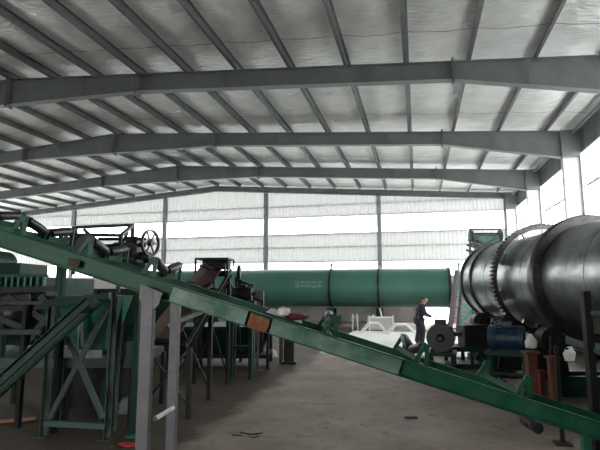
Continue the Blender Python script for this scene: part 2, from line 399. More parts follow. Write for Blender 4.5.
# ---- purlins
ords = ['first', 'second', 'third', 'fourth', 'fifth', 'sixth', 'seventh', 'eighth', 'ninth', 'tenth', 'eleventh', 'twelfth', 'thirteenth', 'fourteenth', 'fifteenth',
        'sixteenth', 'seventeenth', 'eighteenth', 'nineteenth', 'twentieth', 'twenty-first', 'twenty-second', 'twenty-third', 'twenty-fourth', 'twenty-fifth']
x = 3.2+1.66; i = 0
while x > XL+.7:
    mb = MB(); z = zr(x)+.1; mb.box((x, 12, z), (.012, YB-YF-.3, .2)); mb.box((x-.04, 12, z-.094), (.075, YB-YF-.3, .012)); mb.box((x+.04, 12, z+.094), (.075, YB-YF-.3, .012))
    mb.box((x-.075, 12, z-.08), (.008, YB-YF-.3, .03))
    single('roof_purlin', mb, PUR, 'grey steel roof purlin running the length of the hall, %s in from the right-hand eave' % ords[i], 'purlin', (x, 12, z), 'roof purlins')
    x -= 1.66; i += 1

# ================================================================== BACK GREEN DRUM
def gear_ring(mb, o, d, r0, r1, w, teeth, th):
    o, d = V(o), V(d).normalized(); x = d.cross(UP).normalized(); y = d.cross(x); n = teeth*4; vs = []; fs = []
    for k in range(n):
        a = 2*PI*k/n; e = x*math.cos(a)+y*math.sin(a); ro = r1 if k % 4 in (0, 1) else r1-th
        vs += [o-d*w/2+e*r0, o+d*w/2+e*r0, o+d*w/2+e*ro, o-d*w/2+e*ro]
    for k in range(n):
        k2 = (k+1) % n
        for i in range(4):
            j = (i+1) % 4; fs.append((4*k+i, 4*k+j, 4*k2+j, 4*k2+i))
    mb.add(vs, fs)

YD, ZD, RD = 27.5, 2.13, 1.07
t = thing('rotary_drum', 'long green rotary drum lying across the back of the hall below the window strip', 'drum', (-7.4, YD, 0))
mb = MB(); x0, x1 = -17.0, 1.72
mb.lathe((x0, YD, ZD), (1, 0, 0), [(0, .55), (0, RD), (x1-x0, RD), (x1-x0, .7), (x1-x0-.3, .7)], 64)
build('drum_shell', mb, DRUMG, t, True)
for x in (-12.6, -4.8, -2.1, 1.62):
    mb = MB(); w = .07 if x > 1 else .06
    mb.ring((x, YD, ZD), (1, 0, 0), [(-w, RD-.005), (-w, RD+.05), (w, RD+.05), (w, RD-.005)]); build('hoop', mb, IRON, t, True)
for x in (-4.8, -2.1, -12.6):
    mb = MB(); mb.tube((x, YD-.15, ZD+RD+.05), (x, YD-.15, ZD+RD+.2), .05, 8); mb.lathe((x, YD-.15, ZD+RD+.2), (0, 0, 1), [(0, .08), (.06, .1), (.12, .05)], 10); build('lubricator', mb, GALV, t, True)
for x in (-12.6, -4.8, -2.1):
    mb = MB()
    for s_ in (-1, 1):
        mb.lathe((x-.15, YD+s_*.72, .78), (1, 0, 0), [(0, .24), (.3, .24)], 20)
    mb.box((x, YD, .27), (.7, 2.2, .54)); build('support_roller_base', mb, DGREEN, t)
# pale lettering: worn illegible characters painted on the shell
mb = MB(); rnd = random.Random(3)
def on_shell(x, z): 
    dz = z-ZD; return V((x, YD-math.sqrt(max(0, (RD+.008)**2-dz*dz)), z))
lx = atY(294.5, 285, YD-RD).x
for ci in range(5):
    cx = lx+.16+ci*.315
    for k in range(3): mb.bar(on_shell(cx-.1+.1*k, 2.14), on_shell(cx-.1+.1*k+rnd.uniform(-.03, .03), 2.50), .012, .03)
    for k in range(2):
        z = 2.2+.22*k+rnd.uniform(-.03, .03); mb.bar(on_shell(cx-.11, z), on_shell(cx+.11, z+rnd.uniform(-.05, .05)), .012, .03)
build('painted_lettering', mb, TEXT, t)

# ================================================================== RIGHT STEEL DRUM
XD, Z0, RB = 5.9, 2.24, 1.09          # the drum lies at a slant to the hall
def dc(d, x=0, z=0): return R*(XD+x)+FW*d+UP*(Z0+z)
c = dc(10.5); t = thing('rotary_dryer_drum', 'large dark steel rotary drum running along the right side with gear and tyre rings', 'drum', (c.x, c.y, 0))
mb = MB(); ya, yb = 6.6, 14.5
prof = [(0, .7), (0, RB)]
for s_ in (1.6, 4.0, 6.1): prof += [(s_-.03, RB), (s_-.02, RB+.008), (s_+.02, RB+.008), (s_+.03, RB)]
prof += [(yb-ya, RB), (yb-ya, .75), (yb-ya-.4, .75)]
mb.lathe(dc(ya), FW, prof, 96); build('drum_shell', mb, STEEL, t, True)
for y, w, r in ((9.75, .12, 1.28), (13.65, .06, 1.145), (14.4, .06, 1.145)):
    mb = MB(); mb.ring(dc(y), FW, [(-w, RB-.01), (-w, r-.02), (-w+.03, r), (w-.03, r), (w, r-.02), (w, RB-.01)], 96); build('tyre_ring', mb, IRON, t, True)
mb = MB(); gear_ring(mb, dc(11.55), FW, 1.22, 1.35, .16, 84, .05); build('girth_gear', mb, IRON, t)
for k in range(8):
    a = 2*PI*k/8+.42; e = R*math.cos(a)+UP*math.sin(a); tt = FW.cross(e); mb = MB()
    mb.box(dc(11.58)+e*1.155+tt*.1, (.13, .10, .26), (e, FW, tt)); build('gear_bracket', mb, STEEL, t)
def roller_station(y, r, label):
    c = dc(y); t = thing('roller_station', label, 'support roller', (c.x, c.y, 0), 'roller stations under the dark steel drum')
    ax = (R, FW, UP); g = lambda x, d, z: dc(y+d, x, z-Z0)
    mb = MB(); mb.box(g(0, 0, .12), (2.3, .7, .24), ax); mb.box(g(0, -.3, .3), (2.2, .1, .14), ax); mb.box(g(0, .3, .3), (2.2, .1, .14), ax); build('base_frame', mb, DGREEN, t)
    for s_ in (-1, 1):
        a = math.radians(38); R1 = r+.25; cx, cz = s_*math.sin(a)*R1, Z0-math.cos(a)*R1
        mb = MB(); mb.lathe(g(cx, -.15, cz), FW, [(0, .10), (0, .24), (.30, .24), (.30, .10)], 28); build('roller', mb, IRON, t, True)
        mb = MB(); mb.tube(g(cx, -.34, cz), g(cx, .34, cz), .05, 12); build('axle', mb, IRON, t)
        for q in (-.30, .22):
            mb = MB(); mb.prism([g(cx-.2, q, .24), g(cx+.2, q, .24), g(cx+.12, q, cz+.08), g(cx-.12, q, cz+.08)], FW*.08)
            build('bearing_block', mb, DARK, t)
roller_station(9.75, 1.28, 'support rollers in dark blocks under the nearest thick tyre ring')
roller_station(13.65, 1.145, 'support rollers in dark blocks under the farthest rings of the steel drum')

def motor(name, label, loc, d, r, L, m, base_h, cat='motor', fins=14):
    d = V(d).normalized(); loc = V(loc); sx = d.cross(UP).normalized()
    t = thing(name, label, cat, (loc.x, loc.y, 0))
    mb = MB(); o = loc-d*L/2
    prof = [(0, r*.45), (0, r*.9), (.04*L, r*.98), (.2*L, r)]
    prof += [(.22*L, r*.93), (.8*L, r*.93), (.82*L, r), (.93*L, r*.96), (.93*L, r*.3), (1.12*L, r*.14)]
    mb.lathe(o, d, prof, 28); build('motor_body', mb, m, t, True)
    mb = MB()
    for k in range(fins):
        a = 2*PI*k/fins; e = sx*math.cos(a)+UP*math.sin(a); mb.box(loc+e*r*.95, (L*.56, r*.05, r*.16), (d, d.cross(e), e))
    build('cooling_fin', mb, m, t)
    mb = MB(); mb.box(loc+UP*r*1.05, (L*.3, r*.8, r*.45), (d, sx, UP)); build('terminal_box', mb, m, t, bevel=.01)
    mb = MB()
    for s_ in (-1, 1): mb.box(loc+sx*s_*r*.6-UP*r*.95, (L*.6, r*.35, r*.25), (d, sx, UP))
    zt = loc.z-r*1.05
    if base_h:
        for s_ in (-1, 1):
            for q in (-1, 1): mb.bar(V((loc.x, loc.y, 0))+sx*s_*r*.8+d*q*L*.45, V((loc.x, loc.y, zt))+sx*s_*r*.8+d*q*L*.45, .09)
        mb.box((loc.x, loc.y, zt-.02), (L*1.2, r*2.1, .08), (d, sx, UP)); mb.box((loc.x, loc.y, zt*.4), (L*1.0, r*1.7, .06), (d, sx, UP))
    build('stand', mb, DGREEN, t); return t
c = at(441, 337, 12.2)
motor('fan_motor', 'big black round-ended motor on green stand in front of the leaning post', c, (-.1, -1, 0), .34, .75, BLACK, 1)
c = at(508, 338, 10.4)
motor('drive_motor', 'blue motor below the toothed gear ring of the steel drum', c, (.9, -.3, 0), .27, .75, BLUE, 1)
# gearbox + pinion + bench
c = at(476, 338, 12.9)
t = thing('gearbox', 'dark gearbox on long green base between black motor and blue motor', 'gearbox', (c.x, c.y, 0))
mb = MB(); mb.box((c.x, c.y, .82), (.8, .55, .55), (R, FW, UP)); build('housing', mb, DARK, t, bevel=.03)
mb = MB(); mb.box((c.x, c.y, .50), (1.5, .8, .12), (R, FW, UP)); mb.box((c.x, c.y, .08), (1.5, .8, .12), (R, FW, UP))
for i in (-.7, -.25, .25, .7):
    for j in (-.35, .35): mb.bar(V((c.x, c.y, .1))+R*i+FW*j, V((c.x, c.y, .46))+R*i+FW*j, .09)
build('base_frame', mb, DGREEN, t)
mb = MB(); mb.tube(V((c.x, c.y, .85))-R*.6, V((c.x, c.y, .85))+R*.6, .06, 12); mb.lathe(V((c.x, c.y, .85))+R*.5, R, [(0, .16), (.1, .16)], 18); build('shaft', mb, GALV, t, True)
c = dc(11.55, -1.08, -1.08)
t = thing('pinion_drive', 'dark round pinion housing behind the blue motor, meshing with the toothed gear ring', 'gear drive', (c.x, c.y, 0))
mb = MB(); gear_ring(mb, c, FW, .06, .25, .22, 18, .05); build('pinion', mb, DARK, t)
mb = MB(); mb.lathe(c-FW*.28, FW, [(0, .1), (0, .22), (.1, .24), (.12, .1)], 24); mb.lathe(c+FW*.16, FW, [(0, .1), (.02, .24), (.12, .22), (.12, .1)], 24); build('bearing', mb, BLACK, t, True)
mb = MB()
for s_ in (-.22, .22): mb.prism([V((c.x, c.y, 0))+FW*s_-R*.3, V((c.x, c.y, 0))+FW*s_+R*.3, V((c.x, c.y, c.z-.05))+FW*s_+R*.12, V((c.x, c.y, c.z-.05))+FW*s_-R*.12], FW*.08)
build('pedestal', mb, DARK, t)
# bricks / orange pier by the conveyor
for (u, v0, v1, d, w, m, lab) in ((530, 351, 374, 7.9, .18, ORANGE, 'rusty orange steel stub standing below the pale bag'),
                                   (541, 370, 379, 8.3, .11, mat('dull_red_paint', (.16, .02, .02), .7), 'small red steel stub right of the orange one'),
                                   (552, 356, 376, 8.1, .16, ORANGE, 'dull orange steel stub farthest right of the three under the drum')):
    b = at(u, v0, d); mb = MB(); z1 = b.z
    mb.box((b.x, b.y, z1/2), (w*.8, w*.8, z1-.06), (R, FW, UP)); mb.box((b.x, b.y, .02), (w*1.4, w*1.4, .04), (R, FW, UP)); mb.box((b.x, b.y, z1-.02), (w*1.2, w*1.2, .04), (R, FW, UP))
    single('support_stub', mb, m, lab, 'support', (b.x, b.y, 0), 'short steel stubs under the drum', bevel=.006)

def rag(name, c, size, m, label, cat='cloth', seed=1, group=None):
    rnd = random.Random(seed); bm = bmesh.new(); bmesh.ops.create_icosphere(bm, subdivisions=3, radius=1)
    ph = [(rnd.uniform(1, 4), rnd.uniform(0, 6), V((rnd.uniform(-1, 1), rnd.uniform(-1, 1), rnd.uniform(-1, 1))).normalized()) for _ in range(9)]
    for v in bm.verts:
        n = v.co.normalized(); k = 1+sum(math.sin(a*3*n.dot(w)+p)*.07 for a, p, w in ph)
        v.co = V((n.x*size[0]*k, n.y*size[1]*k, n.z*size[2]*k)); 
        if v.co.z < -size[2]*.7: v.co.z = -size[2]*.7
    me = bpy.data.meshes.new(name); bm.to_mesh(me); bm.free(); me.materials.append(m)
    for p in me.polygons: p.use_smooth = True
    o = bpy.data.objects.new(name, me); COL.objects.link(o); o.location = c; return tag(o, label, cat, group)
b = at(531, 343, 7.9); rag('plastic_bag', b, (.085, .07, .12), WHITE, 'crumpled pale bag sitting on the rusty orange stub', 'bag', 2)
b = at(569, 354, 7.0); b2 = floor_at(569, 405)

# ================================================================== CONVEYORS
def conveyor(name, label, P, S, L0, L1, W, FWD, mrail, rail_h, idlers, belt=None, idler_h=.17, cat='conveyor', roller_m=BLACK, bracket_m=GREEN):
    """P on top edge of near rail; S down-slope unit; FWD across; returns root, helper"""
    N = S.cross(FWD); N = N if N.z > 0 else -N; N.normalize()
    t = thing(name, label, cat, (P.x, P.y, 0))
    def pt(s_, w, n): return P+S*s_+FWD*w+N*n
    mb = MB(); mb.channel(pt(L0, 0, -rail_h/2), pt(L1, 0, -rail_h/2), rail_h, .06, .008, N, FWD*-1); build('side_rail', mb, mrail, t)
    mb = MB(); mb.channel(pt(L0, W, -rail_h/2), pt(L1, W, -rail_h/2), rail_h, .06, .008, N, FWD); build('side_rail', mb, mrail, t)
    n = int((L1-L0)/1.1)
    for k in range(n+1):
        s_ = L0+.15+(L1-L0-.3)*k/n; mb = MB(); mb.angle(pt(s_, .01, -rail_h+.03), pt(s_, W-.01, -rail_h+.03), .05, .006, S, N); build('cross_member', mb, bracket_m, t)
    for (s_, rollers) in idlers:
        mb = MB(); mb.angle(pt(s_-.025, 0, .0), pt(s_-.025, W, .0), .05, .006, S, N)
        for w0, sg in ((.04, 1), (W-.04, -1)):
            top = pt(s_, w0, idler_h)
            for q in (-.06, .05): mb.bar(pt(s_+q, w0, 0), top+S*q*.3, .02, .035, S)
            mb.box(top+N*.01, (.06, .04, .06), (S, FWD, N))
        for q in (-.04, .04): mb.bar(pt(s_, W/2+q, 0), pt(s_, W/2+q, .07), .02, .04, S)
        br = build('idler_bracket', mb, bracket_m, t)
        if rollers:
            for (a, b2) in ((pt(s_, .07, idler_h+.01), pt(s_, W/2-.03, .075)), (pt(s_, W-.07, idler_h+.01), pt(s_, W/2+.03, .075))):
                d = (b2-a); L = d.length; r = .045; mb = MB(); mb.lathe(a, d, [(0, .012), (.02, .012), (.02, r-.006), (.03, r), (L-.03, r), (L-.02, r-.006), (L-.02, .012), (L, .012)], 20)
                build('roller', mb, roller_m, br, True)
    if belt:
        mb = MB(); prof = [(.05, .19), (W*.3, .09), (W*.5, .075), (W*.7, .09), (W-.05, .19)]
        a = [pt(L0, w, n) for w, n in prof]+[pt(L0, w, n-.012) for w, n in prof[::-1]]; b2 = [pt(L1, w, n) for w, n in prof]+[pt(L1, w, n-.012) for w, n in prof[::-1]]
        mb.loft(a, b2); build('belt', mb, belt, t)
    return t, pt, N

A0, A1 = at(0, 231.5, 4.3), at(600, 424, 4.3)
P = at(300, 325.5, 4.3); S = (A1-A0).normalized(); px = (A1-A0).length/600
sA = lambda u: (u-300)*px
Wd = 1.0
idl = [(sA(u), True) for u in (-55, 8, 78, 145, 330, 421)]+[(sA(521), False)]
t, ptA, NA = conveyor('belt_conveyor', 'long green belt-less roller conveyor sloping down across the foreground from upper left', P, S, sA(-80), sA(690), Wd, FW, GREEN, .148, idl, idler_h=.14)
CONV = t
# worn pale mid section plate, rusty splice, gusset and legs
mb = MB(); mb.box(ptA(sA(337), -.064, -.074), (sA(400)-sA(274), .006, .125), (S, FW, NA)); build('cover_strip', mb, MINT, t, label='worn mint strip on the near rail')
mb = MB(); mb.box(ptA(sA(212), -.064, -.074), (sA(250)-sA(175), .006, .125), (S, FW, NA)); build('cover_strip', mb, MINT, t, label='worn mint strip left of the rusty plate')
mb = MB(); mb.box(ptA(sA(262), -.07, -.085), (.18, .012, .12), (S, FW, NA))
for q in (-.07, .07):
    for n_ in (-.13, -.04): mb.tube(ptA(sA(262)+q, -.07, n_), ptA(sA(262)+q, -.095, n_), .012, 6)
build('splice_plate', mb, RUST, t, label='rusty orange splice plate')
mb = MB(); mb.box(ptA(sA(76), -.065, -.08), (.10, .012, .07), (S, FW, NA)); build('splice_plate', mb, mat('dull_rust', (.06, .045, .02), .8), t)
def leg(u, w, width, m, name='leg', ztop=None):
    p = ptA(sA(u), w, -.10); mb = MB(); z1 = ztop or p.z
    mb.box((p.x, p.y, z1/2+.004), (width, width*.8, z1-.008), (R, FW, UP)); mb.box((p.x, p.y, .01), (width*2, width*2, .012), (R, FW, UP)); return build(name, mb, m, CONV, bevel=.006)
leg(154, -.08, .105, GALV); leg(148, Wd+.05, .10, GALV)
g = ptA(sA(154), -.12, 0); mb = MB()
def gp(dx, dz): return V((g.x, g.y, 0))+R*dx+UP*(2+dz)
def gz(v): return at(154, v, 4.18).z
xs_ = lambda u: (u-154)/480*4.18
mb.prism([V((g.x, g.y, gz(v)))+R*xs_(u) for u, v in ((143, 284), (165, 293), (162, 304), (158, 309), (149, 309), (142.5, 299))], FW*.014); build('gusset_plate', mb, PLATE, t)
a = at(155, 419, 4.35); b = at(173, 408, 5.2); mb = MB(); mb.tube(a, b, .022, 10); build('tie_rod', mb, WPAINT, t, label='white tie rod between the legs')
leg(622, -.02, .09, GREEN); leg(645, Wd, .09, GREEN)
# far-leg knee braces
a = ptA(sA(154), Wd+.02, -.5); mb = MB(); mb.bar(V((a.x, a.y, a.z)), ptA(sA(205), Wd+.02, -.12), .04); build('knee_brace', mb, GALV, t)
# return idler hanging below at right
mb = MB(); p1 = ptA(sA(520), .25, -.14); p2 = at(534, 426, 4.6); mb.bar(p1, p2, .018, .03); build('hanger_rod', mb, GALV, t)
mb = MB(); mb.lathe(p2+FW*-.1, FW, [(0, .015), (.02, .015), (.02, .05), (.12, .05), (.12, .03), (.15, .03), (.15, .05), (.28, .05), (.28, .015), (.3, .015)], 16); build('return_roller', mb, BLACK, t, True)

# rags on the conveyor near the rusty splice
p = ptA(sA(283), .45, .07)
mb = MB(); mb.box(ptA(sA(283), Wd/2, .012), (.34, Wd-.04, .012), (S, FW, NA)); build('deck_plate', mb, DGREEN, t)
rag('white_rag', ptA(sA(281), .10, .06), (.055, .05, .045), WHITE, 'crumpled white rag on the sloping conveyor just right of its rusty plate', 'cloth', 5)
rag('dark_red_rag', ptA(sA(294), .14, .05), (.10, .06, .035), mat('dark_red_cloth', (.09, .02, .03), .9, bump=.4), 'dark red rag below the white rag on the sloping conveyor', 'cloth', 6)

# ---- conveyor B : brown belt rising away beside the hall centre
Pt = at(203, 269, 11.0); Pb = at(124, 372, 7.0); SB = (Pb-Pt).normalized(); Lb = (Pb-Pt).length
acr = SB.cross(UP).normalized(); acr = acr if acr.dot(R) > 0 else -acr
NB = SB.cross(acr); NB = NB if NB.z > 0 else -NB
Lb *= .8
t, ptB, NB = conveyor('inclined_belt_conveyor', 'brown belt conveyor climbing away behind the foreground conveyor legs', Pt, SB, 0, Lb, .62, acr, DARK, .14,
                      [(k*1.0+.3, True) for k in range(int(Lb))], belt=BROWN, bracket_m=DARK)
for s_ in (.35, 2.0, 3.4):
    for w in (-.05, .67):
        p = ptB(s_, w, -.12); mb = MB(); mb.bar((p.x, p.y, 0), p, .07); build('leg', mb, DARK, t)
    a, b = ptB(s_, -.05, -.12), ptB(s_, .67, -.12); mb = MB(); mb.bar((a.x, a.y, .2), b, .035); mb.bar((b.x, b.y, .2), a, .035); build('cross_brace', mb, DARK, t)
mb = MB(); c1, c2 = ptB(-.05, .02, .10), ptB(-.05, .62, .10); mb.tube(c1, c2, .13, 20); build('head_pulley', mb, DARK, t, True)
mb = MB()                                     # hoop guard over the head
g0 = [ptB(s_, w, 0) for s_ in (-.15, .55) for w in (-.03, .68)]
tp = [V((q.x, q.y, at(215, 260, 11).z)) for q in g0]
for q, r_ in zip(g0, tp): mb.bar(q, r_, .035)
mb.bar(tp[0], tp[1], .035); mb.bar(tp[2], tp[3], .035); mb.bar(tp[0], tp[2], .035); mb.bar(tp[1], tp[3], .035)
build('guard_frame', mb, DGREEN, t)
# drive unit right of its head
c = at(245, 300, 11.2)
motor('conveyor_motor', 'dark motor on stand right of the brown belt conveyor head', at(243, 294, 11.4), acr, .17, .5, DARK, 1)
t = thing('drive_stand', 'dark crooked frame of bars and pulleys at the brown belt head', 'frame', (c.x, c.y, 0))
mb = MB()
for u1, v1, u2, v2 in ((236, 277, 240, 352), (241, 280, 229, 352), (226, 276, 246, 312), (252, 284, 256, 352), (236, 280, 252, 286), (228, 314, 262, 316), (247, 290, 240, 314), (262, 300, 262, 352), (250, 296, 263, 302)):
    mb.bar(at(u1, v1, 11.9), at(u2, min(v2, 352), 11.9), .06)
build('frame_bars', mb, DARK, t)
mb = MB(); p = at(239, 272, 11.9); mb.lathe(p-R*.04, R, [(0, .02), (0, .16), (.03, .18), (.05, .18), (.08, .16), (.08, .02)], 20); mb.bar(p, at(239, 300, 11.9), .05); build('pulley', mb, DARK, t, True)
p = at(258, 301, 12.3); mb = MB(); mb.box(V((p.x, p.y, p.z)), (.3, .25, .5), (R, FW, UP)); mb.box(V((p.x, p.y, p.z/2-.12)), (.08, .08, p.z-.24), (R, FW, UP)); mb.box(V((p.x, p.y, .02)), (.3, .3, .04), (R, FW, UP)); mb.box(p-FW*.13, (.22, .02, .4), (R, FW, UP))
single('control_box', mb, GALV, 'pale grey control box on a post right of the brown belt drive', 'control box', (p.x, p.y, 0), bevel=.01)

# low bin behind the legs
c = at(222, 352, 13.3)
t = thing('low_hopper_bin', 'low dark green steel bin on the earth floor under the conveyor', 'bin', (c.x, c.y, 0))
mb = MB(); hw = 1.35
def q4(w, d, z): return [V((c.x, c.y, z))+R*i*w+FW*j*d for i, j in ((-1, -1), (1, -1), (1, 1), (-1, 1))]
mb.loft(q4(hw*.8, .5, .35), q4(hw, .75, 1.0)); mb.loft(q4(hw+.05, .8, 1.0), q4(hw+.05, .8, 1.07)); build('bin_body', mb, DGREEN, t)
mb = MB()
for i in (-1, -.33, .33, 1):
    for j in (-1, 1): mb.bar(V((c.x, c.y, 0))+R*i*hw*.95+FW*j*.7, V((c.x, c.y, 1.0))+R*i*hw*.95+FW*j*.7, .07)
mb.box(V((c.x, c.y, .3)), (2.6, 1.3, .08), (R, FW, UP)); build('bin_frame', mb, DARK, t)
c = at(289, 350, 13.6); mb = MB(); mb.box((c.x, c.y, .42), (.28, .28, .84), (R, FW, UP)); mb.box((c.x, c.y, .86), (.36, .36, .05), (R, FW, UP)); mb.box((c.x, c.y, .03), (.4, .4, .06), (R, FW, UP))
t = thing('equipment_stand', 'small dark pedestal with a pale post standing under the middle of the sloping conveyor', 'pedestal', (c.x, c.y, 0)); build('pedestal', mb, DARK, t, bevel=.01)
mb = MB(); mb.box(V((c.x, c.y, .45))-R*.22-FW*.02, (.1, .1, .9), (R, FW, UP)); mb.box(V((c.x, c.y, .015))-R*.22-FW*.02, (.1, .1, .03), (R, FW, UP)); build('post', mb, GALV, t)
c = floor_at(270, 357); rag('stone', c+UP*.08, (.22, .2, .16), STONE, 'rounded pale stone on the floor left of the small dark pedestal', 'stone', 9)

# ---- machine with rails and handwheel, behind the upper conveyor
t = thing('screening_head', 'dark drive head with open rail frame and spoked handwheel above the conveyor at left', 'machine', (*at(105, 260, 6.6).xy, 0))
d0, d1 = 6.3, 7.1
cn = {'fl': at(61, 234.5, d0), 'fr': at(121, 235.5, d0), 'bl': at(76, 227.5, d1), 'br': at(133, 225, d1)}
mb = MB()
for a, b in (('fl', 'fr'), ('fl', 'bl'), ('bl', 'br'), ('fr', 'br')): mb.bar(cn[a], cn[b], .042)
for k, dz in (('fl', .75), ('fr', .75), ('bl', .7), ('br', .75)): mb.bar(cn[k], cn[k]-UP*dz, .042)
mb.bar(at(84, 228, 6.7)-UP*.02, at(118, 262, 6.5), .035); mb.bar(at(128, 232, 6.8), at(112, 262, 6.5), .03)
build('rail_frame', mb, DGREEN, t)
mb = MB(); mb.tube(at(98, 239, 6.6), at(146, 239, 6.8), .022); mb.tube(at(96, 247, 6.6), at(146, 245, 6.8), .035); mb.box(at(122, 252, 6.7), (.55, .4, .12), (R, FW, UP)); build('shaft', mb, DARK, t)
mb = MB(); mb.lathe(at(76, 249, 6.4)-R*.02, (R-FW*.8), [(0, .03), (0, .17), (.05, .19), (.3, .19), (.35, .17), (.35, .03)], 24); build('tail_pulley', mb, BLACK, t, True)
hc = at(150.5, 243, 6.7); ax = (R*.55-FW*.8).normalized(); ax = (R*.93-FW*.36).normalized()
mb = MB(); mb.ring(hc, ax, [(-.02, .165), (-.02, .19), (.02, .19), (.02, .165)], 40); e1 = ax.cross(UP).normalized(); 
for k in range(6):
    a = 2*PI*k/6; mb.bar(hc, hc+(e1*math.cos(a)+UP*math.sin(a))*.17, .02)
mb.lathe(hc-ax*.04, ax, [(0, .04), (.08, .04)], 14); build('handwheel', mb, RUST if False else IRON, t, True)
mb = MB(); mb.box(at(134, 250, 6.8), (.16, .3, .36), (R, FW, UP)); mb.box(at(141, 256, 6.8), (.3, .3, .1), (R, FW, UP)); mb.lathe(at(114, 250, 6.8), R, [(0, .11), (.25, .11)], 18); build('gear_housing', mb, DARK, t, bevel=.01)
mb = MB()
for u, v, d in ((64, 262, 7.1), (140, 262, 7.0)):
    p = at(u, v, d); mb.bar((p.x, p.y, 0), (p.x, p.y, p.z+.1), .07)
    # legs to the floor
p, q = at(58, 262, 6.6), at(146, 266, 6.7); mb.bar(p, q, .1, .08); mb.bar(at(70, 258, 7.1), at(150, 262, 7.1), .1, .08); build('leg_frame', mb, DGREEN, t)

# ---- left machinery: trestle, hopper, deck
def P6(u, v, d=6.4): return at(u, v, d)
fl, fr2 = floor_at(41.5, 437), floor_at(105, 440)
t = thing('braced_trestle', 'grey-green steel trestle with X bracing standing on the floor at left', 'trestle', (*((fl+fr2)/2).xy, 0))
for base, top, nm in ((fl, at(47, 300, 6.5), 'leg'), (fr2, at(107.5, 292, 6.35), 'leg')):
    mb = MB(); mb.angle(base, V((base.x, base.y, top.z)), .075, .009, R, FW*-1); mb.box(base+UP*.008, (.16, .16, .016), (R, FW, UP)); build(nm, mb, GALV if False else mat('grey_green_steel', (.035, .058, .052), .6, 0, (.3, .7), 5, col2=(.065, .085, .08), spec=.25), t)
GG = MATS['grey_green_steel']
for (u1, v1, u2, v2) in ((50, 418, 106, 310), (60, 318, 103, 418)):
    mb = MB(); mb.bar(P6(u1, v1, 6.45), P6(u2, v2, 6.45), .012 if False else .06, .06); build('cross_brace', mb, GG, t)
mb = MB(); mb.bar(P6(44, 423, 6.45), P6(105, 426, 6.45), .06, .07); build('bottom_rail', mb, mat('teal_rail', (.02, .07, .06), .5), t)
mb = MB(); mb.bar(P6(44, 304, 6.5), P6(110, 296, 6.4), .07, .09); build('top_rail', mb, DGREEN, t)
for dd, u_ in ((7.2, 62), (7.2, 118)):
    p = at(u_, 300, dd); mb = MB(); mb.angle((p.x, p.y, 0), p, .075, .009, R, FW*-1); build('leg', mb, GG, t)
# big green screening box
c = at(20, 300, 8.2)
t = thing('green_hopper', 'big dark green steel hopper with ribbed rim at the left edge', 'hopper', (c.x, c.y, 0))
def rect(u0, u1, v, d, dep):
    a, b = at(u0, v, d), at(u1, v, d); return [a, b, b+FW*dep, a+FW*dep]
zt = at(20, 277, 7.8).z
def rectz(u0, u1, z, d, dep, ins=0):
    a, b = at(u0, 290, d), at(u1, 290, d); a.z = b.z = z
    return [a+R*ins+FW*ins, b-R*ins+FW*ins, b-R*ins+FW*(dep-ins), a+R*ins+FW*(dep-ins)]
mb = MB(); mb.loft(rectz(-60, 46, 1.15, 7.8, 1.8, .55), rectz(-60, 46, 1.75, 7.8, 1.8, 0)); mb.loft(rectz(-60, 46, 1.75, 7.8, 1.8), rectz(-60, 46, zt, 7.8, 1.8)); build('hopper_body', mb, DGREEN, t)
mb = MB(); a, b = at(-60, 290, 7.75), at(47, 290, 7.75)
for z in (zt+.02, zt-.18): mb.bar(V((a.x, a.y, z)), V((b.x, b.y, z)), .07, .04)
build('rim', mb, GREEN, t)
mb = MB()
for k in range(17):
    q = a.lerp(b, (k+.5)/17); mb.box((q.x, q.y, zt-.08), (.03, .06, .17), (R, FW, UP))
build('rib', mb, mat('pale_teal', (.05, .20, .16), .5), t)
mb = MB(); mb.loft(rectz(-50, 18.5, zt+.02, 8.2, .9), rectz(-50, 18.5, at(10, 263, 8.2).z, 8.2, .9)); p = at(-4, 262, 8.3); mb.lathe(p-R*.2, FW, [(0, .22), (.6, .22)], 24)
build('feed_box', mb, DGREEN, t)
mb = MB()
for z in (.97,):
    mb.loft(rectz(-70, 135, .86, 7.3, 1.7), rectz(-70, 135, 1.0, 7.3, 1.7))
build('deck', mb, mat('deck_green', (.03, .06, .045), .6, 0, (.3, .7), 3, col2=(.05, .08, .065)), t)
for u_ in (-40, 27, 72, 136):
    for dd in (7.35, 8.9):
        mb = MB(); p = at(u_ if dd < 8 else 300+(u_-300)*7.3/8.9, 300, dd); mb.bar((p.x, p.y, 0), (p.x, p.y, .9), .07)
        if u_ < 50: mb.bar((p.x, p.y, .9), (p.x, p.y, 1.8), .07)
        build('leg', mb, DARK, t)
mb = MB(); mb.loft(rectz(60, 128, .1, 8.0, .9, .05), rectz(60, 128, .84, 8.0, .9)); build('lower_bin', mb, BLACK if False else DARK, t)
mb = MB(); p, q = at(114, 346, 7.35), at(136, 344, 7.35); mb.prism([V((p.x, p.y, 1.0)), V((q.x, q.y, 1.0)), V((q.x, q.y, 1.25)), V((p.x, p.y, 1.2))], FW*.03); build('side_plate', mb, mat('plate_green', (.05, .10, .08), .6), t)

